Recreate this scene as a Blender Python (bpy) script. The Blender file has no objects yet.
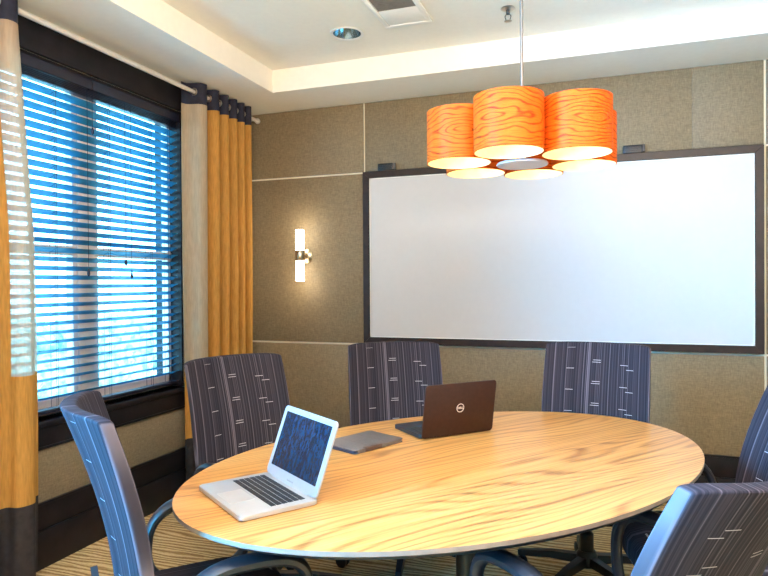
import bpy, bmesh, math, random
from mathutils import Vector, Matrix
random.seed(7)
SC = bpy.context.scene
COL = SC.collection
PI = math.pi
R = math.radians

# ------------------------------------------------------------------ camera
cam = bpy.data.cameras.new('camera'); cam.sensor_width = 36.0; cam.lens = 631.43/768*36
cam.clip_start = .02
camo = bpy.data.objects.new('camera', cam); COL.objects.link(camo)
yaw, pitch, roll = R(19.46), R(-.39), R(-.38)
fw = Vector((-math.sin(yaw)*math.cos(pitch), math.cos(yaw)*math.cos(pitch), math.sin(pitch)))
rt = Vector((math.cos(yaw), math.sin(yaw), 0)); up = rt.cross(fw)
r2 = math.cos(roll)*rt + math.sin(roll)*up; u2 = -math.sin(roll)*rt + math.cos(roll)*up
m = Matrix((r2, u2, -fw)).transposed().to_4x4(); m.translation = (2.576, -4.236, 1.351)
camo.matrix_world = m
SC.camera = camo

# ------------------------------------------------------------------ light and exposure
SC.view_settings.view_transform = 'Standard'; SC.view_settings.look = 'None'
SC.view_settings.exposure = 0.42; SC.view_settings.gamma = 1.0; SC.view_settings.use_curve_mapping = False
w = bpy.data.worlds.new('sky'); SC.world = w; w.use_nodes = True
bg = w.node_tree.nodes['Background']; bg.inputs[0].default_value = (.22, .66, 1.0, 1); bg.inputs[1].default_value = 12.0
SC.cycles.max_bounces = 8; SC.cycles.diffuse_bounces = 5; SC.cycles.glossy_bounces = 4
SC.cycles.transmission_bounces = 6; SC.cycles.transparent_max_bounces = 12
SC.cycles.sample_clamp_indirect = 6.0; SC.cycles.caustics_reflective = False; SC.cycles.caustics_refractive = False

def area(name, loc, target, sx, sy, energy, color, portal=False, spread=None):
    l = bpy.data.lights.new(name, 'AREA'); l.shape = 'RECTANGLE'; l.size = sx; l.size_y = sy
    l.energy = energy; l.color = color
    if spread: l.spread = R(spread)
    if portal: l.cycles.is_portal = True
    o = bpy.data.objects.new(name, l); COL.objects.link(o); o.location = loc
    d = Vector(target)-Vector(loc); o.rotation_euler = d.to_track_quat('-Z', 'Y').to_euler()
    return o
area('window_portal', (-.30, -1.63, 1.6), (1, -1.63, 1.6), 1.7, 1.95, 1, (1, 1, 1), portal=True)
# second daylight window further along the left wall, beside the camera
area('left_window_daylight', (.04, -4.25, 1.55), (2.0, -3.78, 1.40), 1.5, 1.75, 660, (.04, .47, 1.0), spread=112)
# unseen fill lights, added to brighten the room
area('rear_fill_light', (2.9, -6.05, 1.75), (2.5, 0, 1.35), 3.6, 2.0, 8, (1.0, .80, .60))  # added fill from behind the camera, the rear wall has no glazing
area('overhead_fill_light', (2.7, -3.3, 2.60), (2.5, -.9, 1.0), 2.4, 1.4, 57, (1.0, .80, .62))  # added warm fill towards the board end, the tray has no cove
area('upward_fill_light', (3.2, -4.9, 1.8), (3.1, -4.75, 2.9), 1.8, 1.4, 270, (1.0, .86, .70))  # added fill bounced off the ceiling, no fitting stands there

# ------------------------------------------------------------------ node helpers
def mat(name):
    mt = bpy.data.materials.new(name); mt.use_nodes = True
    nt = mt.node_tree; b = nt.nodes['Principled BSDF']
    return mt, nt, b
def nd(nt, kind, **kw):
    n = nt.nodes.new(kind)
    for k, v in kw.items():
        if k.startswith('i_'):
            key = k[2:]; key = int(key) if key.isdigit() else key
            n.inputs[key].default_value = v
        else: setattr(n, k, v)
    return n
def lk(nt, a, b): nt.links.new(a, b)
def mth(nt, op, a, b=None, c=None):
    n = nt.nodes.new('ShaderNodeMath'); n.operation = op
    for i, v in enumerate((a, b, c)):
        if v is None: continue
        if isinstance(v, (int, float)): n.inputs[i].default_value = v
        else: nt.links.new(v, n.inputs[i])
    return n.outputs[0]
def ramp(nt, fac, stops):
    n = nt.nodes.new('ShaderNodeValToRGB'); e = n.color_ramp.elements
    while len(e) < len(stops): e.new(.5)
    for el, (p, c) in zip(e, stops): el.position = p; el.color = (*c, 1)
    nt.links.new(fac, n.inputs[0]); return n.outputs[0]
def mixc(nt, fac, a, b, mode='MIX'):
    n = nt.nodes.new('ShaderNodeMix'); n.data_type = 'RGBA'; n.blend_type = mode
    for sock, v in ((n.inputs[0], fac), (n.inputs[6], a), (n.inputs[7], b)):
        if isinstance(v, (int, float)): sock.default_value = v
        elif isinstance(v, tuple): sock.default_value = (*v, 1)
        else: nt.links.new(v, sock)
    return n.outputs[2]
def objco(nt, scale=None):
    t = nt.nodes.new('ShaderNodeTexCoord')
    if scale is None: return t.outputs['Object']
    mp = nt.nodes.new('ShaderNodeMapping'); mp.inputs['Scale'].default_value = scale
    nt.links.new(t.outputs['Object'], mp.inputs[0]); return mp.outputs[0]
def noise(nt, vec, scale, detail=3, rough=.5, dist=0):
    n = nt.nodes.new('ShaderNodeTexNoise'); n.inputs['Scale'].default_value = scale
    n.inputs['Detail'].default_value = detail; n.inputs['Roughness'].default_value = rough
    n.inputs['Distortion'].default_value = dist
    nt.links.new(vec, n.inputs['Vector']); return n.outputs['Fac']
def bump(nt, b, h, strength=.3, dist=.002):
    n = nt.nodes.new('ShaderNodeBump'); n.inputs['Strength'].default_value = strength
    n.inputs['Distance'].default_value = dist
    nt.links.new(h, n.inputs['Height']); nt.links.new(n.outputs[0], b.inputs['Normal'])
def plain(name, c, rough=.5, metal=0, var=.08, nscale=30, spec=.5, coat=0):
    mt, nt, b = mat(name)
    n = noise(nt, objco(nt), nscale, 3)
    lo = tuple(max(0, x*(1-var)) for x in c); hi = tuple(min(1, x*(1+var)) for x in c)
    lk(nt, ramp(nt, n, [(.3, lo), (.7, hi)]), b.inputs['Base Color'])
    b.inputs['Roughness'].default_value = rough; b.inputs['Metallic'].default_value = metal
    b.inputs['Specular IOR Level'].default_value = spec; b.inputs['Coat Weight'].default_value = coat
    return mt
def emit(name, c, s):
    mt, nt, b = mat(name)
    b.inputs['Base Color'].default_value = (*c, 1); b.inputs['Emission Color'].default_value = (*c, 1)
    b.inputs['Emission Strength'].default_value = s; return mt

def translucent(name, colsock_fn, amount, rough=.8, transp=0.0, tcol=None):
    """thin cloth / veneer: diffuse + light let through"""
    mt, nt, b = mat(name)
    c = colsock_fn(nt)
    lk(nt, c, b.inputs['Base Color']); b.inputs['Roughness'].default_value = rough
    b.inputs['Specular IOR Level'].default_value = .2
    t = nt.nodes.new('ShaderNodeBsdfTranslucent'); lk(nt, c, t.inputs[0])
    mx = nt.nodes.new('ShaderNodeMixShader'); mx.inputs[0].default_value = amount
    lk(nt, b.outputs[0], mx.inputs[1]); lk(nt, t.outputs[0], mx.inputs[2])
    out = nt.nodes['Material Output']; last = mx.outputs[0]
    if transp:
        tr = nt.nodes.new('ShaderNodeBsdfTransparent'); m2 = nt.nodes.new('ShaderNodeMixShader')
        m2.inputs[0].default_value = transp; lk(nt, last, m2.inputs[1]); lk(nt, tr.outputs[0], m2.inputs[2]); last = m2.outputs[0]
    lk(nt, last, out.inputs[0]); return mt

# ------------------------------------------------------------------ materials
M = {}
def wall_fabric():
    mt, nt, b = mat('woven wall fabric')
    v = objco(nt)
    n1 = noise(nt, objco(nt, (260, 260, 40)), 1, 2); n2 = noise(nt, objco(nt, (40, 40, 320)), 1, 2)
    wv = mth(nt, 'ADD', mth(nt, 'MULTIPLY', n1, .5), mth(nt, 'MULTIPLY', n2, .5))
    lk(nt, ramp(nt, wv, [(.3, (.125, .091, .050)), (.7, (.265, .20, .118))]), b.inputs['Base Color'])
    b.inputs['Roughness'].default_value = .55; b.inputs['Specular IOR Level'].default_value = .45
    b.inputs['Sheen Weight'].default_value = .1
    bump(nt, b, wv, .35, .001); return mt
M['wallfab'] = wall_fabric()
M['cream'] = plain('cream paint', (.80, .74, .62), .7, var=.02)
M['strip'] = plain('cream reveal strip', (.86, .80, .66), .5, var=.03)
M['ceil'] = plain('ceiling paint', (.86, .815, .735), .85, var=.015)
M['dark'] = plain('dark stained wood', (.010, .008, .010), .42, var=.4, nscale=12, spec=.2)
M['boardframe'] = plain('espresso wood frame', (.022, .011, .010), .4, var=.4, nscale=20, spec=.35)
M['board'] = plain('whiteboard enamel', (.60, .57, .575), .4, var=.01, spec=.3)
M['sash'] = plain('light window sash paint', (.68, .58, .52), .5, var=.03)
M['chrome'] = plain('brushed steel', (.62, .58, .52), .28, 1, .05)
M['rodmetal'] = plain('satin nickel rod', (.82, .76, .70), .42, .5, .04)
M['rodgrey'] = plain('grey lamp rod', (.20, .17, .15), .4, .6, .05)
M['black'] = plain('black plastic', (.012, .013, .018), .38, var=.2, spec=.5)
M['blacksteel'] = plain('black powder coated steel', (.010, .011, .016), .35, var=.2)
M['whitep'] = plain('white paint metal', (.85, .83, .80), .45, var=.02)
M['louvre'] = plain('grey louvre', (.30, .28, .26), .55, var=.1)
M['reflector'] = plain('downlight reflector', (.62, .72, .78), .12, 1, .03)
M['brass'] = plain('satin brass nickel', (.48, .38, .26), .3, 1, .05)
M['tube'] = emit('lit opal glass', (1.0, .90, .70), 7.0)
M['bulb'] = emit('lit bulb', (1.0, .86, .50), 6.0)
M['opal'] = plain('opal disc', (.80, .70, .68), .5, var=.01)
M['alu'] = plain('silver aluminium', (.47, .46, .465), .42, .4, .02)
M['pad'] = plain('touchpad aluminium', (.62, .61, .61), .38, .5, .02)
M['keys'] = plain('black keys', (.012, .013, .017), .5, var=.1)
M['screen'] = None
M['folio'] = plain('grey folio leather', (.105, .085, .078), .5, var=.15, nscale=160)
M['foliopocket'] = plain('brown folio strap', (.060, .032, .026), .5, var=.1)
M['tabletblue'] = plain('tablet edge', (.03, .035, .06), .3, var=.1)
M['logo'] = plain('silver emblem', (.80, .72, .66), .35, .3, .02)
M['navy'] = None
M['ground'] = plain('pale ground', (.72, .74, .72), .9, var=.2, nscale=2)
M['leaf'] = plain('frosted leaves', (.42, .52, .45), .8, var=.6, nscale=9)

def screen_mat():
    mt, nt, b = mat('dark laptop screen')
    n = noise(nt, objco(nt, (1, .35, 1)), 120, 5, .7)
    lk(nt, ramp(nt, n, [(.42, (.004, .010, .022)), (.8, (.014, .055, .10))]), b.inputs['Base Color'])
    b.inputs['Roughness'].default_value = .16; b.inputs['Specular IOR Level'].default_value = .3; return mt
M['screen'] = screen_mat()
def maroon():
    mt, nt, b = mat('brown laptop lid')
    n = noise(nt, objco(nt), 60, 3)
    lk(nt, ramp(nt, n, [(.3, (.027, .0095, .0058)), (.7, (.036, .013, .008))]), b.inputs['Base Color'])
    b.inputs['Roughness'].default_value = .5; b.inputs['Specular IOR Level'].default_value = .3; return mt
M['lid'] = maroon()

def carpet():
    mt, nt, b = mat('ribbed loop carpet')
    v = objco(nt)
    s = nt.nodes.new('ShaderNodeSeparateXYZ'); lk(nt, v, s.inputs[0])
    wob = noise(nt, objco(nt, (1.6, 9, 1)), 1, 3)
    ph = mth(nt, 'ADD', mth(nt, 'MULTIPLY', s.outputs[1], 210), mth(nt, 'MULTIPLY', wob, 24))
    st = mth(nt, 'ADD', mth(nt, 'MULTIPLY', mth(nt, 'SINE', ph), .5), .5)
    fine = noise(nt, objco(nt, (60, 260, 60)), 1, 3)
    f = mth(nt, 'ADD', mth(nt, 'MULTIPLY', st, .42), mth(nt, 'MULTIPLY', fine, .58))
    lk(nt, ramp(nt, f, [(.2, (.20, .105, .036)), (.48, (.48, .31, .135)), (.75, (.74, .55, .30))]), b.inputs['Base Color'])
    b.inputs['Roughness'].default_value = .95; b.inputs['Specular IOR Level'].default_value = .1
    bump(nt, b, f, .6, .004); return mt
M['carpet'] = carpet()

def table_wood():
    mt, nt, b = mat('golden oak veneer')
    n0 = noise(nt, objco(nt, (.40, 2.4, 1)), 1.3, 1.6, .45)
    s = nt.nodes.new('ShaderNodeSeparateXYZ'); lk(nt, objco(nt), s.inputs[0])
    ph = mth(nt, 'ADD', mth(nt, 'MULTIPLY', n0, 150), mth(nt, 'MULTIPLY', s.outputs[1], 190))
    rings = mth(nt, 'ADD', mth(nt, 'MULTIPLY', mth(nt, 'SINE', ph), .5), .5)
    fib = noise(nt, objco(nt, (.7, 60, 1)), 1.6, 4, .7)
    big = noise(nt, objco(nt, (.6, 5, 1)), 1.5, 2)
    f = mth(nt, 'ADD', mth(nt, 'ADD', mth(nt, 'MULTIPLY', mth(nt, 'POWER', rings, 3), .15), mth(nt, 'MULTIPLY', fib, .66)), mth(nt, 'MULTIPLY', big, .22))
    lk(nt, ramp(nt, f, [(.34, (.62, .312, .098)), (.50, (.50, .232, .062)), (.61, (.32, .132, .034)), (.74, (.16, .062, .016))]), b.inputs['Base Color'])
    b.inputs['Roughness'].default_value = .33; b.inputs['Specular IOR Level'].default_value = .4
    return mt
M['table'] = table_wood()
M['tableedge'] = plain('table edge band', (.22, .17, .14), .3, var=.1)

def veneer_col(nt, ramp_stops):
    s = nt.nodes.new('ShaderNodeSeparateXYZ'); lk(nt, objco(nt), s.inputs[0])
    # grain runs around the drum with one long cathedral figure
    ang = mth(nt, 'ARCTAN2', s.outputs[1], s.outputs[0])
    cb = nt.nodes.new('ShaderNodeCombineXYZ')
    lk(nt, mth(nt, 'MULTIPLY', ang, .5), cb.inputs[0]); lk(nt, mth(nt, 'MULTIPLY', s.outputs[2], 9), cb.inputs[1])
    inf = nt.nodes.new('ShaderNodeObjectInfo'); lk(nt, mth(nt, 'MULTIPLY', inf.outputs['Random'], 7), cb.inputs[2])
    n0 = noise(nt, cb.outputs[0], 1.3, 2, .45)
    zz = mth(nt, 'MULTIPLY', mth(nt, 'SUBTRACT', s.outputs[2], .105), 10)
    aa = mth(nt, 'MULTIPLY', ang, .26)
    d = mth(nt, 'SQRT', mth(nt, 'ADD', mth(nt, 'MULTIPLY', zz, zz), mth(nt, 'MULTIPLY', aa, aa)))
    ph = mth(nt, 'ADD', mth(nt, 'MULTIPLY', d, 46), mth(nt, 'MULTIPLY', n0, 34))
    rings = mth(nt, 'ADD', mth(nt, 'MULTIPLY', mth(nt, 'SINE', ph), .5), .5)
    mp = nt.nodes.new('ShaderNodeMapping'); mp.inputs['Scale'].default_value = (5, 26, 1); lk(nt, cb.outputs[0], mp.inputs[0])
    fib = noise(nt, mp.outputs[0], 1.3, 4, .6)
    f = mth(nt, 'ADD', mth(nt, 'MULTIPLY', mth(nt, 'POWER', rings, 5), .33), mth(nt, 'MULTIPLY', fib, .67))
    return ramp(nt, f, ramp_stops)
def veneer():
    mt, nt, b = mat('lit orange wood veneer')
    c = veneer_col(nt, [(.28, (.62, .100, .006)), (.5, (.52, .062, .003)), (.72, (.18, .020, .001))])
    lk(nt, c, b.inputs['Base Color']); b.inputs['Roughness'].default_value = .5; b.inputs['Specular IOR Level'].default_value = .12
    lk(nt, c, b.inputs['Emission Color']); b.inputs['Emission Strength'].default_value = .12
    return mt
M['veneer'] = veneer()
def lining():
    mt, nt, b = mat('lit pale shade lining')
    n = noise(nt, objco(nt), 25, 2)
    c = ramp(nt, n, [(.3, (.93, .80, .42)), (.7, (.98, .87, .52))])
    lk(nt, c, b.inputs['Base Color']); lk(nt, c, b.inputs['Emission Color']); b.inputs['Emission Strength'].default_value = .22
    b.inputs['Roughness'].default_value = .7; return mt
M['lining'] = lining()

def cloth(c, var=.25):
    def fn(nt):
        n = noise(nt, objco(nt, (120, 120, 14)), 1, 3)
        return ramp(nt, n, [(.3, tuple(x*(1-var) for x in c)), (.7, tuple(min(1, x*(1+var)) for x in c))])
    return fn
M['gold'] = translucent('gold curtain cloth', cloth((.50, .245, .055), .16), .16)
M['sheer'] = translucent('thin curtain cloth in backlight colour', cloth((.66, .50, .36), .08), .4, transp=.36)  # thin cloth, its paleness is window backlight put into the colour
M['taupe'] = translucent('curtain edge cloth in backlight colour', cloth((.44, .34, .235), .10), .25)  # edge cloth coloured pale to stand for light from the window
M['navyband'] = plain('navy curtain band', (.010, .010, .026), .8, var=.3)
M['hem'] = plain('dark brown curtain hem', (.020, .015, .016), .85, var=.4)
M['slat'] = translucent('blind slat coloured daylight blue', cloth((.045, .30, .46), .06), .45, .4)  # dark slats given a blue colour for the daylight on them
M['headrail'] = plain('dark blind valance', (.012, .012, .026), .45, var=.2)
M['cord'] = plain('navy blind cord', (.012, .020, .05), .8, var=.1)

def chair_fabric():
    mt, nt, b = mat('striped dark upholstery')
    s = nt.nodes.new('ShaderNodeSeparateXYZ'); lk(nt, objco(nt), s.inputs[0])
    x, z = s.outputs[0], s.outputs[2]
    def n1(scale, off, detail=1):
        n = nt.nodes.new('ShaderNodeTexNoise'); n.noise_dimensions = '1D'; n.inputs['Scale'].default_value = scale
        n.inputs['Detail'].default_value = detail; lk(nt, mth(nt, 'ADD', x, off), n.inputs['W']); return n.outputs['Fac']
    fine = n1(150, 3.3); mid = n1(46, 9.1); wide = n1(14, 5.7)
    f = mth(nt, 'ADD', mth(nt, 'ADD', mth(nt, 'MULTIPLY', fine, .55), mth(nt, 'MULTIPLY', mid, .3)), mth(nt, 'MULTIPLY', wide, .15))
    base = ramp(nt, f, [(.40, (.017, .0145, .021)), (.56, (.036, .0295, .038)), (.72, (.135, .112, .135))])
    mask = None
    for x0, z0, ln in ((-.125, .03, .035), (-.005, .062, .040), (-.003, .072, .036), (.125, .055, .036), (.152, .035, .034)):
        a = mth(nt, 'LESS_THAN', mth(nt, 'ABSOLUTE', mth(nt, 'ADD', x, x0)), ln/2)
        zz = mth(nt, 'PINGPONG', mth(nt, 'SUBTRACT', z, z0), .05)
        q = mth(nt, 'MULTIPLY', a, mth(nt, 'LESS_THAN', zz, .0011))
        mask = q if mask is None else mth(nt, 'MAXIMUM', mask, q)
    mask = mth(nt, 'MULTIPLY', mask, mth(nt, 'LESS_THAN', z, 1.03))
    lk(nt, mixc(nt, mth(nt, 'MULTIPLY', mask, .6), base, (.62, .58, .60)), b.inputs['Base Color'])
    b.inputs['Roughness'].default_value = .75; b.inputs['Specular IOR Level'].default_value = .12
    b.inputs['Sheen Weight'].default_value = .0
    return mt
M['fabric'] = chair_fabric()

# ------------------------------------------------------------------ mesh helpers
def link(name, bm, mt, parent=None, loc=(0, 0, 0), rotz=0, smooth=38, mats=None):
    me = bpy.data.meshes.new(name)
    bmesh.ops.recalc_face_normals(bm, faces=bm.faces)
    bm.to_mesh(me); bm.free()
    for x in (mats or [mt]): me.materials.append(x)
    if smooth:
        for p in me.polygons: p.use_smooth = True
        me.set_sharp_from_angle(angle=R(smooth))
    o = bpy.data.objects.new(name, me); COL.objects.link(o)
    o.location = loc; o.rotation_euler = (0, 0, rotz)
    if parent: o.parent = parent
    return o
def tag(o, label=None, cat=None, group=None, kind=None):
    if label: o['label'] = label
    if cat: o['category'] = cat
    if group: o['group'] = group
    if kind: o['kind'] = kind
    return o
def thing(name, label, cat, loc=(0, 0, 0), rotz=0, group=None):
    o = bpy.data.objects.new(name, None); COL.objects.link(o); o.empty_display_size = .1
    o.location = loc; o.rotation_euler = (0, 0, rotz); return tag(o, label, cat, group)
def struct(name, bm, mt, parent=None, **k):
    o = link(name, bm, mt, parent, **k)
    if not parent: o['kind'] = 'structure'
    return o
def B(): return bmesh.new()
def box(bm, x0, x1, y0, y1, z0, z1, bev=0, seg=2, mtx=None):
    vs = [bm.verts.new((x, y, z)) for x in (x0, x1) for y in (y0, y1) for z in (z0, z1)]
    fs = [bm.faces.new([vs[i] for i in q]) for q in ((0, 1, 3, 2), (4, 6, 7, 5), (0, 4, 5, 1), (2, 3, 7, 6), (0, 2, 6, 4), (1, 5, 7, 3))]
    out = list(vs)
    if bev:
        es = list({e for f in fs for e in f.edges})
        r = bmesh.ops.bevel(bm, geom=es, offset=bev, segments=seg, affect='EDGES', profile=.5)
        out = list({v for f in r['faces'] for v in f.verts} | {v for v in vs if v.is_valid})
    if mtx is not None: bmesh.ops.transform(bm, matrix=mtx, verts=out)
    return out
def boxm(*a, **k):
    bm = B(); box(bm, *a, **k); return bm
def lathe(bm, prof, seg=32, mtx=None, close=False, cap=True):
    rings = []
    for r_, z in prof:
        rings.append([bm.verts.new((r_*math.cos(2*PI*i/seg), r_*math.sin(2*PI*i/seg), z)) for i in range(seg)])
    n = len(rings)
    for a in range(n if close else n-1):
        p, q = rings[a], rings[(a+1) % n]
        for i in range(seg): bm.faces.new((p[i], p[(i+1) % seg], q[(i+1) % seg], q[i]))
    if cap and not close: bm.faces.new(rings[0][::-1]); bm.faces.new(rings[-1])
    vs = [v for r_ in rings for v in r_]
    if mtx is not None: bmesh.ops.transform(bm, matrix=mtx, verts=vs)
    return vs
def lathem(*a, **k):
    bm = B(); lathe(bm, *a, **k); return bm
def sweep(bm, pts, prof, closed=False, upv=(0, 0, 1), scales=None):
    """sweep a closed 2-D profile (side, up) along a path"""
    pts = [Vector(p) for p in pts]; n = len(pts); rings = []
    for i, p in enumerate(pts):
        a = pts[(i-1) % n] if (closed or i) else p; b = pts[(i+1) % n] if (closed or i < n-1) else p
        t = (b-a).normalized(); U = Vector(upv); s = t.cross(U)
        if s.length < 1e-4: s = t.cross(Vector((1, 0, 0)))
        s.normalize(); U = s.cross(t).normalized(); k = scales[i] if scales else 1
        rings.append([bm.verts.new(p + s*(x*k) + U*(y*k)) for x, y in prof])
    k = len(prof)
    for a in range(n if closed else n-1):
        P, Q = rings[a], rings[(a+1) % n]
        for i in range(k): bm.faces.new((P[i], P[(i+1) % k], Q[(i+1) % k], Q[i]))
    if not closed: bm.faces.new(rings[0][::-1]); bm.faces.new(rings[-1])
    return bm
def circ(r_, n=10, ry=None): return [(r_*math.cos(2*PI*i/n), (ry or r_)*math.sin(2*PI*i/n)) for i in range(n)]
def tube(bm, a, b, r_, n=12): return sweep(bm, [a, b], circ(r_, n))
def tubem(a, b, r_, n=12):
    bm = B(); tube(bm, a, b, r_, n); return bm
def rrect(wd, dp, r_, n=5):
    out = []
    for cx, cy, a0 in ((wd/2-r_, dp/2-r_, 0), (-wd/2+r_, dp/2-r_, 90), (-wd/2+r_, -dp/2+r_, 180), (wd/2-r_, -dp/2+r_, 270)):
        for i in range(n+1):
            a = R(a0+90*i/n); out.append((cx+r_*math.cos(a), cy+r_*math.sin(a)))
    return out
def slab(bm, outline, z0, z1, bev=0, seg=2):
    lo = [bm.verts.new((x, y, z0)) for x, y in outline]; hi = [bm.verts.new((x, y, z1)) for x, y in outline]
    n = len(outline); f1 = bm.faces.new(lo[::-1]); f2 = bm.faces.new(hi)
    for i in range(n): bm.faces.new((lo[i], lo[(i+1) % n], hi[(i+1) % n], hi[i]))
    vs = lo+hi
    if bev:
        r = bmesh.ops.bevel(bm, geom=list(f1.edges)+list(f2.edges), offset=bev, segments=seg, affect='EDGES', profile=.5)
    return bm
def slabm(*a, **k):
    bm = B(); slab(bm, *a, **k); return bm
def copy_tree(o, parent=None):
    c = o.copy(); COL.objects.link(c)
    if parent: c.parent = parent
    for ch in list(o.children): copy_tree(ch, c)
    return c

# ------------------------------------------------------------------ room shell
XR, YB, ZC, ZT = 5.2, -6.3, 2.646, 2.796     # right wall, rear wall, soffit, tray
TX0, TX1, TY0, TY1 = .4514, 4.75, -5.8, -.4541
struct('floor', boxm(-.2, XR+.2, YB-.2, .2, -.1, 0), M['carpet'])
bm = B()
# soffit ring
box(bm, -.2, TX0, YB-.2, .2, ZC, ZC+.35); box(bm, TX1, XR+.2, YB-.2, .2, ZC, ZC+.35)
box(bm, TX0, TX1, TY1, .2, ZC, ZC+.35); box(bm, TX0, TX1, YB-.2, TY0, ZC, ZC+.35)
# tray with a round cut-out for the downlight
DLX, DLY, DLR = 1.169, -.864, .085
seg = 40
rect = [bm.verts.new(p) for p in ((TX0, TY0, ZT), (TX1, TY0, ZT), (TX1, TY1, ZT), (TX0, TY1, ZT))]
cir = [bm.verts.new((DLX+DLR*math.cos(2*PI*i/seg), DLY+DLR*math.sin(2*PI*i/seg), ZT)) for i in range(seg)]
es = [bm.edges.new((rect[i], rect[(i+1) % 4])) for i in range(4)] + [bm.edges.new((cir[i], cir[(i+1) % seg])) for i in range(seg)]
bmesh.ops.triangle_fill(bm, edges=es, use_beauty=True)
box(bm, TX0, TX1, TY0, TY1, ZT+.16, ZT+.3)
struct('ceiling', bm, M['ceil'], smooth=0)

# window wall with its opening
WY0, WY1, WZ0, WZ1 = -2.29, -.835, .70, 2.46
bm = B()
box(bm, -.2, 0, YB, WY0, 0, ZC); box(bm, -.2, 0, WY1, .2, 0, ZC)
box(bm, -.2, 0, WY0, WY1, 0, WZ0); box(bm, -.2, 0, WY0, WY1, WZ1, ZC)
wl = struct('wall_left', bm, M['cream'], smooth=0)
link('fabric_panel', boxm(0, .012, -4.9, -.05, .3108, .567, .002), M['wallfab'], wl)
struct('wall_right', boxm(XR, XR+.2, YB, .2, 0, ZC), M['wallfab'], smooth=0)
struct('wall_rear', boxm(-.2, XR+.2, YB-.2, YB, 0, ZC), M['wallfab'], smooth=0)
wb = struct('wall_back', boxm(0, XR, 0, .2, 0, ZC), M['strip'], smooth=0)
G = .0065
zs = [.3108, .918, 2.146, ZC+.001]
cols = [(.012, .9335), (.9465, 3.4425), (3.4555, 4.6), (4.613, XR-.01)]
for ci, (xa, xb) in enumerate(cols):
    for zi in range(3):
        za, zb = zs[zi]+(G if zi else 0), zs[zi+1]-(G if zi < 2 else .004)
        if ci == 1 and zi == 2:
            link('fabric_panel', boxm(xa, 3.064, -.014, 0, za, zb, .0025), M['wallfab'], wb)
            link('fabric_panel', boxm(3.064, xb, -.014, 0, za, zb, .0025), M['wallfab'], wb)
        else:
            link('fabric_panel', boxm(xa, xb, -.014, 0, za, zb, .0025), M['wallfab'], wb)
def baseboard(bm, x0, x1, y0, y1, nx, ny):
    # thick lower board, thinner upper board, small cap
    for t, a, b in ((.030, 0, .180), (.024, .187, .300), (.030, .300, .3108)):
        box(bm, x0 if nx >= 0 else x1-t, x1 if not nx else x0+t, (y1-t) if ny else y0, y1, a, b, .002)
bm = B()
for t, a, b in ((.032, 0, .182), (.022, .182, .300), (.028, .300, .3125)): box(bm, 0, t, YB, -.032, a, b, .0015)
struct('baseboard_left', bm, M['dark'])
bm = B()
for t, a, b in ((.032, 0, .182), (.022, .182, .300), (.028, .300, .3125)): box(bm, 0, XR, -t, 0, a, b, .0015)
struct('baseboard_back', bm, M['dark'])

# ------------------------------------------------------------------ window
win = bpy.data.objects.new('window_1', None); COL.objects.link(win); win.location = (0, -1.63, .70); win['kind'] = 'structure'
win['label'] = 'double window with light sashes behind the slatted blind'
def wpart(name, bm, mt, parent=win):
    for v in bm.verts: v.co -= Vector((0, -1.63, .70))
    return link(name, bm, mt, parent)
bm = B()   # dark casing on the room side and jamb lining
box(bm, 0, .022, WY0-.05, WY0, .70, 2.46, .002); box(bm, 0, .022, WY1, WY1+.045, .70, 2.46, .002)
box(bm, 0, .024, WY0-.05, WY1+.045, WZ1, 2.622, .002)
box(bm, -.2, 0, WY0, WY0+.012, .70, WZ1); box(bm, -.2, 0, WY1-.012, WY1, .70, WZ1)
box(bm, -.2, 0, WY0, WY1, WZ1-.012, WZ1)
wpart('casing', bm, M['dark'])
bm = B(); box(bm, -.2, .034, WY0-.05, WY1+.045, .670, .700, .006, 3)
wpart('sill', bm, M['dark'])
bm = B(); box(bm, 0, .020, WY0-.05, WY1+.045, .567, .670, .002); box(bm, 0, .028, WY0-.05, WY1+.045, .567, .580, .003)
wpart('apron', bm, M['dark'])
bm = B(); box(bm, -.13, -.072, -1.612, -1.498, .70, WZ1-.012, .004)
wpart('mullion', bm, M['sash'])
for ya, yb in ((WY0+.012, -1.612), (-1.498, WY1-.012)):
    bm = B(); f = .032
    box(bm, -.125, -.080, ya, ya+f, .70, WZ1-.012, .003); box(bm, -.125, -.080, yb-f, yb, .70, WZ1-.012, .003)
    box(bm, -.125, -.080, ya, yb, .70, .78, .003); box(bm, -.125, -.080, ya, yb, WZ1-.07, WZ1-.012, .003)
    box(bm, -.125, -.076, ya, yb, 1.51, 1.56, .003)
    s = wpart('sash', bm, M['sash'])
    mt = M.get('glass')
    if not mt:
        mt, nt, b = mat('window glass'); tr = nt.nodes.new('ShaderNodeBsdfTransparent'); gl = nt.nodes.new('ShaderNodeBsdfGlossy')
        gl.inputs['Roughness'].default_value = .02; mx = nt.nodes.new('ShaderNodeMixShader')
        mx.inputs[0].default_value = .05; lk(nt, tr.outputs[0], mx.inputs[1]); lk(nt, gl.outputs[0], mx.inputs[2])
        lk(nt, mx.outputs[0], nt.nodes['Material Output'].inputs[0]); M['glass'] = mt
    wpart('pane', boxm(-.106, -.102, ya+f-.005, yb-f+.005, .775, 1.515), mt, s)
    wpart('pane', boxm(-.110, -.106, ya+f-.005, yb-f+.005, 1.555, WZ1-.065), mt, s)

# outdoors: pale yard and a frosted hedge
struct('ground', boxm(-16, -.22, -14, 14, -.75, -.6), M['ground'])
bm = B()
for i in range(120):
    y = random.uniform(-7, 9); z = random.uniform(-.3, .55)
    r = bmesh.ops.create_icosphere(bm, subdivisions=2, radius=random.uniform(.25, .5), matrix=Matrix.Translation((-6+random.uniform(-.6, .6), y, z)))
    for v in r['verts']: v.co += Vector((random.uniform(-.07, .07), random.uniform(-.07, .07), random.uniform(-.07, .07)))
hd = link('hedge', bm, M['leaf'], smooth=0)
tag(hd, 'pale frosted hedge outdoors behind the blinds', 'hedge', kind='stuff')

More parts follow.
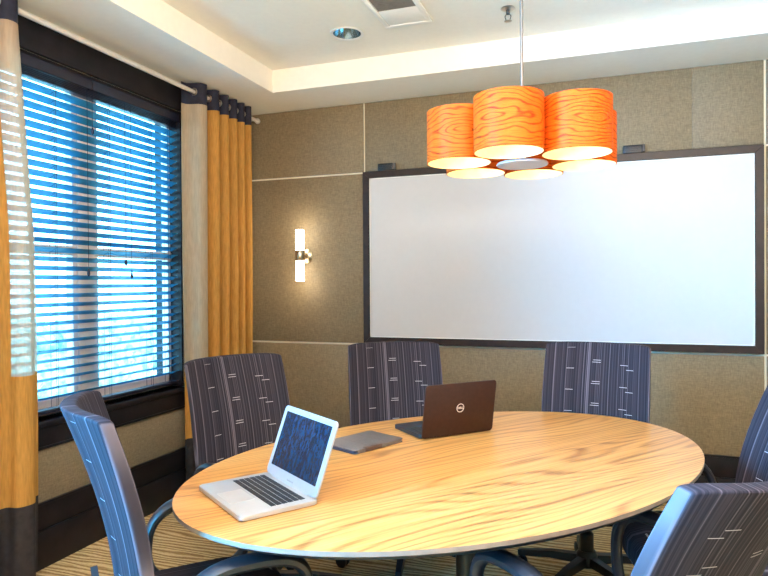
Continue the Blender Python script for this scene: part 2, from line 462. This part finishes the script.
# ------------------------------------------------------------------ blind
bl = thing('window_blind', 'wide slatted blind with dark valance glowing blue in the window', 'blind', (0, -1.62, .70))
def bpart(name, bm, mt, parent=bl, **k):
    for v in bm.verts: v.co -= Vector((0, -1.62, .70))
    return link(name, bm, mt, parent, **k)
SY0, SY1 = -2.27, -.857
bm = B(); box(bm, -.075, -.008, WY0+.014, -1.575, 2.398, 2.445, .004); box(bm, -.014, -.002, WY0+.014, -1.572, 2.392, 2.447, .004)
bpart('valance', bm, M['headrail'])
bm = B(); box(bm, -.075, -.008, -1.568, WY1-.014, 2.398, 2.445, .004); box(bm, -.014, -.002, -1.570, WY1-.014, 2.392, 2.447, .004)
bpart('valance', bm, M['headrail'])
tilt = R(24)
z = 2.318; pitch_ = .0462; nsl = 0; zsl = []
while z > .765:
    zsl.append(z); z -= pitch_
prof = []
for k in range(7):
    t = (k-3)/3; prof.append((t*.025, .0022*(1-t*t)+.0012))
for k in range(6, -1, -1):
    t = (k-3)/3; prof.append((t*.025, .0022*(1-t*t)-.0012))
def slat_bm(zc):
    bm = B()
    ca, sa = math.cos(tilt), math.sin(tilt)
    rings = []
    for y in (SY0, SY1):
        rings.append([bm.verts.new((-.042 + p*ca - q*sa, y, zc + p*sa + q*ca)) for p, q in prof])
    n = len(prof)
    for i in range(n): bm.faces.new((rings[0][i], rings[0][(i+1) % n], rings[1][(i+1) % n], rings[1][i]))
    bm.faces.new(rings[0][::-1]); bm.faces.new(rings[1]); return bm
# slats raised into a stack just under the valance, then the hanging ones
first = None
for i, zc in enumerate(zsl):
    if first is None: first = bpart('slat', slat_bm(zc), M['slat'])
    else:
        c = first.copy(); COL.objects.link(c); c.parent = bl; c.location = (0, 0, zc-zsl[0])
for k in range(5):
    bm = B(); box(bm, -.066, -.016, SY0, SY1, 2.352+.0085*k, 2.3555+.0085*k, .001); bpart('gathered_slat', bm, M['headrail'])
bpart('bottom_rail', boxm(-.066, -.018, SY0, SY1, .722, .742, .004), M['headrail'])
for y in (-2.16, -1.80, -1.44, -1.10, -.93):
    bm = B()
    for xx in (-.066, -.018): tube(bm, (xx, y, .735), (xx, y, 2.38), .0011, 6)
    tube(bm, (-.042, y+.012, .735), (-.042, y+.012, 2.38), .0010, 6)
    for zc in zsl: tube(bm, (-.066, y, zc-.012), (-.018, y, zc+.010), .0008, 5)
    bpart('ladder_cord', bm, M['cord'])
for y, zb in ((-1.345, 1.50), (-1.30, 1.43), (-1.62, 1.44), (-1.585, 2.19)):
    bm = B(); tube(bm, (.004, y, zb), (.004, y, 2.38), .0012, 6)
    c = bpart('pull_cord', bm, M['cord'])
    bm = lathem([(.002, .0), (.007, -.012), (.008, -.03), (.003, -.04)][::-1], 12, Matrix.Translation((.004, y, zb)))
    bpart('tassel', bm, M['cord'], c)

# ------------------------------------------------------------------ curtain rod and curtains
rod = thing('curtain_rod', 'long satin metal curtain rod above the window', 'curtain rod', (.094, -1.63, 2.583))
link('rod', tubem((0, -1.25, 0), (0, 1.57, 0), .0135, 20), M['rodmetal'], rod)
for y in (-1.22, 1.545):
    bm = B(); tube(bm, (-.094, y, 0), (.0, y, 0), .007, 10)
    box(bm, -.094, -.088, y-.02, y+.02, -.035, .035, .002)
    link('bracket', bm, M['rodmetal'], rod)
for y in (-1.26, 1.578):
    link('finial', lathem([(.004, -.018), (.018, -.012), (.021, 0), (.018, .012), (.004, .018)], 20, Matrix.Translation((0, y, 0))@Matrix.Rotation(PI/2, 4, 'X')), M['rodmetal'], rod)

def curtain(name, label, ys, amp, x0, body, edge_first=None, spread=0, lead=0, ph=1, zt=2.640, zb=.02):
    """ys: the fold turning points along the wall; the cloth swings either side of the rod"""
    y_mid = (ys[0]+ys[-1])/2
    t = thing(name, label, 'curtain', (x0, y_mid, 0))
    path = []; cross = []
    for k in range(len(ys)-1):
        n = 12
        for i in range(n):
            s = i/n; yy = ys[k]+(ys[k+1]-ys[k])*(s + .11*math.sin(2*PI*s))
            sg = ph if k % 2 == 0 else -ph
            path.append((sg*amp*math.cos(PI*s), yy-y_mid))
        cross.append((0, (ys[k]+ys[k+1])/2-y_mid))
    path.append(((ph if (len(ys)-1) % 2 == 0 else -ph)*amp, ys[-1]-y_mid))
    def strip(za, zc, nz, i0=0, i1=None, off=0.0):
        bm = B(); pp = path[i0:i1]; rows = []
        th = .0016
        def offs(side):
            out = []
            for i, (x, y) in enumerate(pp):
                a = pp[max(i-1, 0)]; b = pp[min(i+1, len(pp)-1)]
                d = Vector((b[0]-a[0], b[1]-a[1])); d.normalize()
                out.append((x - d.y*side, y + d.x*side))
            return out
        A, Cc = offs(th+off), offs(-th-off)
        def grid(P):
            rows = []
            for j in range(nz+1):
                zz = za+(zc-za)*j/nz; h = (2.5-zz)/2.5
                rows.append([bm.verts.new((x*(1-.15*h)+.006*math.sin(y*40+h*5)*h, y*(1+.03*h*math.sin(3*h))+.008*math.sin(h*4+x*30)*h + spread*min(1, max(0, 2.5-zz)/.9)*(y-path[0][1])/(path[-1][1]-path[0][1]), zz)) for x, y in P])
            return rows
        g1, g2 = grid(A), grid(Cc)
        for g in (g1, g2):
            for j in range(nz):
                for i in range(len(pp)-1): bm.faces.new((g[j][i], g[j][i+1], g[j+1][i+1], g[j+1][i]))
        for j in range(nz):
            for i in (0, len(pp)-1): bm.faces.new((g1[j][i], g2[j][i], g2[j+1][i], g1[j+1][i]))
        for j in (0, nz):
            for i in range(len(pp)-1): bm.faces.new((g1[j][i], g1[j][i+1], g2[j][i+1], g2[j][i]))
        return bm
    ZH, ZM = 2.505, .37
    link('header_band', strip(ZH, zt, 2), M['navyband'], t, smooth=60)
    if edge_first:
        n_edge = edge_first
        link('curtain_panel', strip(ZM, ZH, 24, 0, len(path)-n_edge), body, t, smooth=60)
        tag(link('sheer_edge', strip(.95, ZH, 16, len(path)-n_edge-1, None), M['sheer'], t, smooth=60), 'thin see-through edge of the curtain')
        link('curtain_panel', strip(ZM, .95, 8, len(path)-n_edge-1, None), body, t, smooth=60)
    else:
        link('curtain_panel', strip(ZM, ZH, 24, lead, None), body, t, smooth=60)
        tag(link('leading_edge', strip(.80, ZH, 18, 0, lead+1), M['taupe'], t, smooth=60), 'curtain edge strip coloured pale for window backlight')
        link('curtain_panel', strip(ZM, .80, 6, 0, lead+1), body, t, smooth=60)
    link('hem_band', strip(zb, ZM, 5, off=.0006), M['hem'], t, smooth=60)
    for cx, cy in cross:
        bm = B(); sweep(bm, [(cx + .021*math.cos(a), cy, 2.583+.021*math.sin(a)) for a in [2*PI*i/20 for i in range(20)]], circ(.0045, 8), closed=True, upv=(0, 1, 0))
        link('grommet', bm, M['chrome'], t)
    return t
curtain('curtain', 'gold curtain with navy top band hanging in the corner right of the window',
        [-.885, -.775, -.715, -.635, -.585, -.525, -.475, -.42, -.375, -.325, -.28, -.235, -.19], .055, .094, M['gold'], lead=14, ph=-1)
curtain('curtain', 'gold curtain with see-through edge at the left end of the window',
        [-2.66, -2.58, -2.50, -2.42, -2.34, -2.255, -2.17, -2.075], .046, .094, M['gold'], edge_first=19, spread=.075)

# ------------------------------------------------------------------ whiteboard
wbd = thing('whiteboard', 'large white marker board in a dark frame on the back wall', 'whiteboard', (2.188, -.014, .926))
X0, X1, Z0, Z1 = -1.250, 1.250, 0, 1.22
link('board_surface', boxm(X0+.03, X1-.03, -.016, 0, Z0+.03, Z1-.03), M['board'], wbd)
FWD = .046
bm = B()
def frame_piece(bm, pts):
    lo = [bm.verts.new((x, 0, z)) for x, z in pts]; hi = [bm.verts.new((x, -.03, z)) for x, z in pts]
    bm.faces.new(lo); bm.faces.new(hi[::-1])
    for i in range(4): bm.faces.new((lo[i], hi[i], hi[(i+1) % 4], lo[(i+1) % 4]))
for nm, pts in (('top', [(X0, Z1), (X1, Z1), (X1-FWD, Z1-FWD), (X0+FWD, Z1-FWD)]), ('bot', [(X0, Z0), (X0+FWD, Z0+FWD), (X1-FWD, Z0+FWD), (X1, Z0)]),
                ('l', [(X0, Z0), (X0, Z1), (X0+FWD, Z1-FWD), (X0+FWD, Z0+FWD)]), ('r', [(X1, Z0), (X1-FWD, Z0+FWD), (X1-FWD, Z1-FWD), (X1, Z1)])):
    bm = B(); frame_piece(bm, pts)
    bmesh.ops.bevel(bm, geom=list(bm.edges), offset=.0018, segments=1, affect='EDGES')
    link('frame_rail', bm, M['boardframe'], wbd)
bm = B(); i_ = FWD+.001
for a in ((X0+i_, X1-i_, Z1-i_-.006, Z1-i_), (X0+i_, X1-i_, Z0+i_, Z0+i_+.006), (X0+i_, X0+i_+.006, Z0+i_, Z1-i_), (X1-i_-.006, X1-i_, Z0+i_, Z1-i_)):
    box(bm, a[0], a[1], -.021, -.015, a[2], a[3])
link('inner_bead', bm, M['whitep'], wbd)
def clip(x, label, endc):
    t = thing('display_clip', label, 'clip', (x, -.014, 2.1462), group=None)
    link('clip_body', boxm(-.062, .048, -.034, 0, .0, .050, .004), M['black'], t)
    link('end_cap', boxm(.048, .064, -.03, 0, .006, .050, .002), endc, t)
    bm = B()
    for k in range(3): box(bm, -.052, .040, -.037, -.033, .010+.012*k, .016+.012*k, .001)
    link('ridge', bm, M['blacksteel'], t)
clip(1.118, 'small black clip box on the top left of the whiteboard frame', M['folio'])
clip(2.735, 'small dark clip box on the top right of the whiteboard frame beside the lamp', M['black'])

# ------------------------------------------------------------------ sconce
sc = thing('wall_sconce', 'wall light with two lit glass tubes and a metal band', 'wall light', (.468, -.014, 1.56))
link('back_plate', lathem([(.0, 0), (.058, 0), (.060, .004), (.052, .012), (.028, .022), (.0, .026)][1:-1], 36, Matrix.Rotation(PI/2, 4, 'X')), M['brass'], sc)
link('arm', tubem((0, -.018, 0), (0, -.058, 0), .014, 16), M['brass'], sc)
link('band', lathem([(.034, -.036), (.0355, -.034), (.0355, .034), (.034, .036)], 32, Matrix.Translation((0, -.088, 0))), M['brass'], sc)
for s_ in (1, -1):
    a, b = (.036, .188) if s_ > 0 else (-.188, -.036)
    link('glass_tube', lathem([(.026, a), (.0315, a+.003), (.0315, b-.003), (.026, b)], 32, Matrix.Translation((0, -.088, 0))), M['tube'], sc)
def point(name, loc, e, c, r_=.03):
    l = bpy.data.lights.new(name, 'POINT'); l.energy = e; l.color = c; l.shadow_soft_size = r_
    o = bpy.data.objects.new(name, l); COL.objects.link(o); o.location = loc; return o
point('sconce_glow', (.468, -.17, 1.80), 1.5, (1, .86, .62), .08)
point('sconce_glow', (.468, -.17, 1.32), 1.5, (1, .82, .55), .08)

# ------------------------------------------------------------------ ceiling fittings
dl = thing('ceiling_downlight', 'round recessed chrome downlight in the ceiling tray', 'ceiling light', (DLX, DLY, ZT))
link('trim_ring', lathem([(.082, -.001), (.098, -.002), (.098, -.006), (.090, -.008), (.080, -.004)], 48, close=True), M['whitep'], dl)
link('reflector', lathem([(.080, -.003), (.075, .04), (.062, .085), (.050, .11), (.048, .112), (.060, .087), (.077, .04), (.083, 0)], 48, close=True), M['reflector'], dl)
link('lamp', lathem([(.049, .10), (.040, .094), (.012, .092)], 32), M['tube'], dl)
vt = thing('ceiling_vent', 'white ceiling air vent with grey louvres', 'vent', (1.545, -1.07, ZT))
bm = B()
for a in ((-.135, .135, .175, .205), (-.135, .135, -.205, -.175), (-.135, -.105, -.175, .175), (.105, .135, -.175, .175)): box(bm, a[0], a[1], a[2], a[3], -.012, -.0005, .003)
link('vent_frame', bm, M['whitep'], vt)
link('blank_plate', boxm(-.105, .105, -.01, .175, -.009, -.0005, .002), M['whitep'], vt)
link('backing', boxm(-.105, .105, -.175, -.01, -.004, -.0005), M['louvre'], vt)
for k in range(8):
    y = -.165+.0205*k
    bm = B(); box(bm, -.105, .105, -.0085, .0085, -.0008, .0008, mtx=Matrix.Translation((0, y, -.0075))@Matrix.Rotation(R(24), 4, 'X'))
    link('louvre', bm, M['louvre'], vt)
sp = thing('sprinkler', 'small metal fire sprinkler on the ceiling near the lamp rod', 'sprinkler', (2.09, -.874, ZT))
link('escutcheon', lathem([(.012, -.0005), (.036, -.0005), (.038, -.004), (.026, -.010), (.012, -.012)], 32), M['chrome'], sp)
bm = B(); lathe(bm, [(.009, -.01), (.009, -.03), (.006, -.034)], 16)
for sx in (-1, 1): sweep(bm, [(sx*.006, 0, -.03), (sx*.016, 0, -.042), (sx*.012, 0, -.058), (0, 0, -.064)], circ(.0025, 8), upv=(0, 1, 0))
link('frame', bm, M['blacksteel'], sp)
link('deflector', lathem([(.004, -.062), (.020, -.066), (.020, -.068), (.004, -.068)], 20), M['chrome'], sp)

# ------------------------------------------------------------------ pendant lamp
LX, LY, ZB, SH, SR, RG = 2.262, -1.700, 1.818, .198, .1245, .255
lamp = thing('pendant_lamp', 'hanging lamp of six round orange wood veneer drums over the table', 'lamp', (LX, LY, ZB))
link('ceiling_canopy', lathem([(.062, ZT-ZB-.0005), (.062, ZT-ZB-.02), (.05, ZT-ZB-.028), (.012, ZT-ZB-.03)], 32), M['chrome'], lamp)
link('rod', tubem((0, 0, .02), (0, 0, ZT-ZB-.028), .0062, 14), M['rodgrey'], lamp)
link('diffuser_disc', lathem([(.085, -.004), (.098, -.004), (.100, 0), (.098, .005), (.085, .006)], 48), M['opal'], lamp)
bm = B(); lathe(bm, [(.014, .006), (.014, .20)], 16)
hub = link('hub', bm, M['whitep'], lamp)
b0 = math.atan2(-rt.y, rt.x)
for k in range(6):
    a = R(7+60*k) + yaw
    cx, cy = RG*math.cos(a), RG*math.sin(a)
    bm = B(); n = 56
    # outer veneer skin, rim and inner skin as one shell with two materials
    lathe(bm, [(SR-.0035, 0), (SR, 0), (SR, SH), (SR-.0035, SH)], n, close=True)
    for f in bm.faces:
        c = f.calc_center_median(); inner = math.hypot(c.x, c.y) < SR-.003
        f.material_index = 1 if inner else 0
    sh = link('lamp_shade', bm, None, lamp, mats=[M['veneer'], M['lining']])
    sh.location = (cx, cy, 0); sh.rotation_euler = (0, 0, R(-83)+(.5, -.35, .3, .2, -.4, .25)[k])
    link('shade_top', lathem([(.02, SH-.012), (SR-.004, SH-.012), (SR-.004, SH-.009), (.02, SH-.009)], 40, close=True), M['lining'], sh)
    link('bulb', lathem([(.012, SH-.02), (.014, SH-.05), (.028, SH-.075), (.030, SH-.095), (.022, SH-.115), (.006, SH-.122)][::-1], 24), M['bulb'], sh)
    link('spoke', tubem((0, 0, SH-.014), (-cx*1, -cy*1, SH-.014), .004, 8) if False else tubem((cx*.06, cy*.06, SH-.03), (cx*.52, cy*.52, SH-.03), .004, 8), M['whitep'], lamp)
    pl = point('bulb_glow', (LX+cx, LY+cy, ZB+.055), .22, (1, .78, .42), .03)

# ------------------------------------------------------------------ table
TXC, TYC, TA, TB, TTH, TH = 2.105, -2.052, 1.0, .655, R(53.8), .74
tb = thing('conference_table', 'oval golden wood veneer conference table on a dark column', 'table', (TXC, TYC, 0), TTH)
n = 96
bm = B()
ell = lambda a, b: [(a*math.cos(2*PI*i/n), b*math.sin(2*PI*i/n)) for i in range(n)]
slab(bm, ell(TA, TB), TH-.012, TH, .002, 2)
for f in bm.faces:
    f.normal_update(); f.material_index = 0 if abs(f.normal.z) > .9 else 1
link('tabletop', bm, None, tb, mats=[M['table'], M['tableedge']])
rings = []
bm = B()
for sc_, zz in ((.999, TH-.0121), (.978, TH-.026), (.955, TH-.034), (.90, TH-.034)):
    rings.append([bm.verts.new((x*sc_ if sc_ < 1 else x, y*sc_ if sc_ < 1 else y, zz)) for x, y in ell(TA, TB)])
for p, q in zip(rings, rings[1:]):
    for i in range(n): bm.faces.new((p[i], p[(i+1) % n], q[(i+1) % n], q[i]))
bm.faces.new(rings[-1]); bm.faces.new(rings[0][::-1])
link('underside', bm, M['blacksteel'], tb)
link('column', lathem([(.037, .03), (.037, TH-.045), (.037, TH-.042)], 32), M['blacksteel'], tb)
link('mount_plate', boxm(-.26, .26, -.16, .16, TH-.044, TH-.0345, .003), M['blacksteel'], tb)
link('base', lathem([(.30, 0), (.31, .006), (.30, .016), (.08, .032), (.03, .034)], 56), M['blacksteel'], tb)

# ------------------------------------------------------------------ chairs
def backrest_bm():
    nx, nz = 22, 26; bm = B(); th = .021
    def P(u, v, side):
        z = .47 + (1.055-.47)*v - .010*abs(u)**9*v
        wd = .250 - .008*v**2 - (.03*(1-v)**4)
        x = u*wd*(1-.05*max(0, v-.9)*10*0)
        y = -.185 - .135*v**1.25 + .018*math.sin(PI*v)
        y += .075*u*u*(.45+.55*v)
        t = th*(1-.12*abs(u)**4)
        return Vector((x, y+side*t, z))
    F = [[bm.verts.new(P(-1+2*i/nx, j/nz, 1)) for i in range(nx+1)] for j in range(nz+1)]
    K = [[bm.verts.new(P(-1+2*i/nx, j/nz, -1)) for i in range(nx+1)] for j in range(nz+1)]
    for j in range(nz):
        for i in range(nx):
            bm.faces.new((F[j][i], F[j+1][i], F[j+1][i+1], F[j][i+1])); bm.faces.new((K[j][i], K[j][i+1], K[j+1][i+1], K[j+1][i]))
        bm.faces.new((F[j][0], K[j][0], K[j+1][0], F[j+1][0])); bm.faces.new((F[j][nx], F[j+1][nx], K[j+1][nx], K[j][nx]))
    for i in range(nx):
        bm.faces.new((F[0][i], F[0][i+1], K[0][i+1], K[0][i])); bm.faces.new((F[nz][i], K[nz][i], K[nz][i+1], F[nz][i+1]))
    bmesh.ops.recalc_face_normals(bm, faces=bm.faces)
    es = [e for e in bm.edges if len(e.link_faces) == 2 and e.calc_face_angle() > R(50)]
    bmesh.ops.bevel(bm, geom=es, offset=.008, segments=3, affect='EDGES', profile=.5)
    return bm
def seat_bm():
    bm = B(); nx, ny = 20, 20
    def O(s):
        a = 2*PI*s; c, d = math.cos(a), math.sin(a); p = .5
        return (.255*math.copysign(abs(c)**p, c), .03+.265*math.copysign(abs(d)**p, d))
    N = 48; rings = []
    for k, zz in ((.90, .385), (.985, .395), (1.0, .425), (.985, .455), (.93, .470), (.75, .474), (.4, .468), (.1, .464)):
        ring = []
        for i in range(N):
            x, y = O(i/N); y2 = y*k + .03*(1-k)
            fall = -.025*max(0, (y2-.12)/.17)**2
            ring.append(bm.verts.new((x*k, y2, zz+fall)))
        rings.append(ring)
    for p, q in zip(rings, rings[1:]):
        for i in range(N): bm.faces.new((p[i], p[(i+1) % N], q[(i+1) % N], q[i]))
    bm.faces.new(rings[0][::-1]); bm.faces.new(rings[-1]); return bm
def arm_bm(sx, az):
    bm = B(); pts = []; sc_ = []
    cz, hz = (az+.40)/2, (az-.40)/2-.014
    for i in range(40):
        a = 2*PI*i/40; c, s = math.cos(a), math.sin(a)
        y = .085 + .165*math.copysign(abs(c)**.75, c); zz = cz + hz*math.copysign(abs(s)**.75, s)
        y -= .05*(1-(s+1)/2)*.6
        pts.append((sx*(.274+.006*s), y, zz)); sc_.append(1+.35*max(0, s)**2)
    sweep(bm, pts, circ(.015, 10, .021)[0:], closed=True, upv=(1, 0, 0), scales=sc_)
    box(bm, min(sx*.20, sx*.28), max(sx*.20, sx*.28), .0, .10, .385, .405, .005)
    return bm
def make_chair(label, az=.68, base_rot=0.0):
    t = thing('office_chair', label, 'chair', group='office chairs around the oval table')
    link('seat', seat_bm(), M['fabric'], t)
    link('seat_pan', slabm(rrect(.44, .42, .08), .355, .386, .01), M['black'], t)
    link('backrest', backrest_bm(), M['fabric'], t)
    bm = B(); sweep(bm, [(0, -.05, .345), (0, -.19, .345), (0, -.235, .38), (0, -.245, .47), (0, -.26, .60)], [(-.045, -.009), (.045, -.009), (.045, .009), (-.045, .009)], upv=(1, 0, 0) if False else (0, .3, 1))
    link('back_support', bm, M['black'], t)
    for sx in (-1, 1): link('armrest', arm_bm(sx, az), M['black'], t)
    link('tilt_mechanism', boxm(-.09, .09, -.12, .10, .315, .356, .012), M['black'], t)
    link('gas_lift', lathem([(.030, .12), (.030, .22), (.026, .225), (.018, .23), (.018, .318)], 24), M['blacksteel'], t)
    link('hub', lathem([(.036, .072), (.046, .08), (.046, .13), (.036, .145)], 24), M['blacksteel'], t)
    for k in range(5):
        a = base_rot + 2*PI*k/5; c, s = math.cos(a), math.sin(a)
        bm = B(); sweep(bm, [(c*.03, s*.03, .105), (c*.16, s*.16, .098), (c*.315, s*.315, .074)], [(-.019, -.015), (.019, -.015), (.015, .015), (-.015, .015)], scales=[1.25, 1.05, .8])
        leg = link('leg', bm, M['blacksteel'], t)
        x, y = c*.305, s*.305
        bm = B(); ang = a+.9+k
        for dd in (-.014, .014):
            lathe(bm, [(.020, -.009), (.0285, -.006), (.0285, .006), (.020, .009)], 20, Matrix.Translation((x, y, .0285))@Matrix.Rotation(ang, 4, 'Z')@Matrix.Translation((dd, 0, 0))@Matrix.Rotation(PI/2, 4, 'Y'))
        tube(bm, (x, y, .028), (x, y, .075), .0075, 10)
        link('caster', bm, M['black'], leg)
    return t
def place(t, x, y, deg, dz=0, recline=0):
    t.location = (x, y, 0); t.rotation_euler = (0, 0, R(deg)-PI/2)
    for c in t.children:        # height setting of the gas lift and recline of the back
        k = c.name.split('.')[0]
        if k in ('seat', 'seat_pan', 'backrest', 'back_support', 'armrest', 'tilt_mechanism', 'gas_lift'): c.location.z = dz
        if k in ('backrest', 'back_support') and recline:
            c.matrix_local = Matrix.Translation((0, -.2, .42+dz))@Matrix.Rotation(R(recline), 4, 'X')@Matrix.Translation((0, .2, -.42))
ch = make_chair('striped dark office chair at far left, its bright blue back turned to the window')
specs = [
 ('dark striped office chair behind the open silver laptop, in front of the gold curtain', 1.205, -1.872, -26, -.03),
 ('dark striped office chair behind the grey tablet case, left of the brown laptop', 1.642, -1.31, -60, -.015),
 ('dark striped office chair against the wall, right of the brown laptop under the whiteboard', 2.485, -1.255, -100, 0),
 ('dark striped office chair cut by the right edge of the photo, beyond the nearest chair', 2.935, -1.80, 194, 0, 8),
]
others = []
for lb, *pl_ in specs:
    c = copy_tree(ch); c['label'] = lb; others.append((c, *pl_))
for a in others: place(*a)
place(ch, 1.47, -2.73, 47, -.01)
near = make_chair('dark striped office chair nearest the camera at lower right, seen from its back', az=.732, base_rot=.4)
place(near, 2.598, -2.50, 139, -.065, 11)
# ------------------------------------------------------------------ silver laptop
TZ = TH+.0005
def text_mesh(body, size, depth, bold=0.0):
    cu = bpy.data.curves.new('lettering', 'FONT'); cu.body = body; cu.size = size; cu.extrude = depth
    cu.align_x = 'CENTER'; cu.align_y = 'CENTER'; cu.offset = bold
    o = bpy.data.objects.new('lettering', cu); COL.objects.link(o)
    dg = bpy.context.evaluated_depsgraph_get(); me = bpy.data.meshes.new_from_object(o.evaluated_get(dg))
    bpy.data.objects.remove(o); bm = B(); bm.from_mesh(me); bpy.data.meshes.remove(me); return bm
def laptop(label, loc, rotz, W, D, lid_h, opening, body, lidm, bezel, keyarea, logo=None, brand=None, thick=.014, drop=0):
    t = thing('laptop', label, 'laptop', loc, rotz)
    base = link('base', slabm(rrect(W, D, .012), 0.002, thick, .0025), body, t)
    bm = B()
    for sx in (-1, 1):
        for sy in (-1, 1): lathe(bm, [(.006, 0), (.006, .0025)], 10, Matrix.Translation((sx*W*.42, sy*D*.40, 0)))
    link('foot', bm, M['black'], base)
    # keyboard: well and individual keys
    kw, kd, ky = keyarea
    kb = link('keyboard', slabm([(x, y+ky) for x, y in rrect(kw, kd, .004)], thick-.001, thick+.0004), M['keys'] if body is not M['alu'] else M['pad'], base)
    bm = B(); rows = 6
    for r_ in range(rows):
        rd = kd/rows; yy = ky + kd/2 - rd*(r_+.5)
        if r_ == rows-1:
            ws = [1, 1, 1, 1.25, 5, 1.25, 1, 1, 1]
        elif r_ == 0: ws = [1]*14
        else: ws = [1+.25*r_] + [1]*(12-(r_ > 2)) + [1.3+.2*r_]
        tot = sum(ws); xx = -kw/2
        for q in ws:
            ww = kw*q/tot; box(bm, xx+.0014, xx+ww-.0014, yy-rd*.42, yy+rd*.42, thick+.0002, thick+.0016); xx += ww
    link('key', bm, M['keys'], kb, smooth=0)['kind'] = 'stuff'
    link('touchpad', slabm([(x, y-D*.27) for x, y in rrect(W*.32, D*.32, .004)], thick-.001, thick+.0003), M['pad'] if body is M['alu'] else M['black'], base)
    link('hinge', tubem((-W*.36, D/2-.006, thick), (W*.36, D/2-.006, thick), .005, 14), bezel if body is M['alu'] else M['black'], t)
    # lid in its own frame: x across, y up the lid, z towards the user side
    piv = Matrix.Translation((0, D/2-.006+(.012 if drop else 0), thick+.002-drop))@Matrix.Rotation(R(180-opening), 4, 'X')
    def lp(name, bm, mt, parent, **k):
        o = link(name, bm, mt, parent, **k); return o
    e = bpy.data.objects
    lidbm = slabm([(x, y+lid_h/2) for x, y in rrect(W, lid_h, .012)], -.0028, .0028, .0016)
    lid = link('lid', lidbm, lidm, t); lid.matrix_local = piv
    bz = link('bezel', slabm([(x, y+lid_h/2) for x, y in rrect(W-.004, lid_h-.004, .011)], .0028, .0034), bezel, lid)
    link('screen', slabm([(x, y+lid_h/2+.006) for x, y in rrect(W-.040, lid_h-.046, .002)], .0034, .0038), M['screen'], bz)
    link('webcam', lathem([(.0016, .0034), (.0016, .0038)], 10, Matrix.Translation((0, lid_h-.009, 0))), M['black'], bz)
    if brand:
        bm = text_mesh(brand, .0075, .0002); bmesh.ops.translate(bm, vec=(0, .0085, .0036), verts=bm.verts)
        link('lettering', bm, M['louvre'], bz, smooth=0)
    if logo:
        bm = B(); rr_ = .0165
        sweep(bm, [(rr_*math.cos(2*PI*i/40), rr_*math.sin(2*PI*i/40), 0) for i in range(40)], [(-.0014, -.0004), (.0014, -.0004), (.0014, .0004), (-.0014, .0004)], closed=True)
        tx = text_mesh(logo, .0118, .0003, .0003); me = bpy.data.meshes.new('tmp'); tx.to_mesh(me); tx.free(); bm.from_mesh(me); bpy.data.meshes.remove(me)
        # on the outer face of the lid, readable from behind
        bmesh.ops.transform(bm, matrix=Matrix.Translation((0, lid_h*.52, -.0032))@Matrix.Rotation(PI, 4, 'Y'), verts=bm.verts)
        link('emblem', bm, M['logo'], lid, smooth=0)
    return t
laptop('open silver laptop with black keys on the left end of the table', (1.622, -2.652, TZ), R(-35.5), .325, .228, .216, 110,
       M['alu'], M['alu'], M['alu'], (.275, .105, .035), brand='MacBook Air')
laptop('open brown laptop seen from behind its lid near the table middle', (1.922, -1.670, TZ), R(-133.6), .335, .225, .214, 99,
       M['black'], M['lid'], M['black'], (.290, .105, .035), logo='DELL', thick=.018, drop=.016)

# ------------------------------------------------------------------ tablet in its folio
tf = thing('tablet_case', 'closed grey tablet case lying between the two laptops', 'tablet case', (1.694, -1.994, TZ), R(-25))
W, D = .188, .258
link('back_cover', slabm(rrect(W, D, .012), 0, .003, .0012), M['tabletblue'], tf)
link('tablet', slabm(rrect(W-.008, D-.008, .011), .003, .0105, .002), M['tabletblue'], tf)
link('front_cover', slabm(rrect(W, D, .012), .0105, .0145, .0016), M['folio'], tf)
link('spine', slabm([(x+W*.5-.002, y) for x, y in rrect(.008, D*.9, .003)], .001, .0135, .002), M['folio'], tf)
link('strap', slabm([(x+W/2-.004, y-.035) for x, y in rrect(.018, .085, .003)], .003, .0160, .001), M['foliopocket'], tf)
bm = B()
for k in (-.04, .045): box(bm, -W/2+.008, W/2-.01, k-.0006, k+.0006, .0144, .0148)
link('fold_crease', bm, M['foliopocket'], tf)
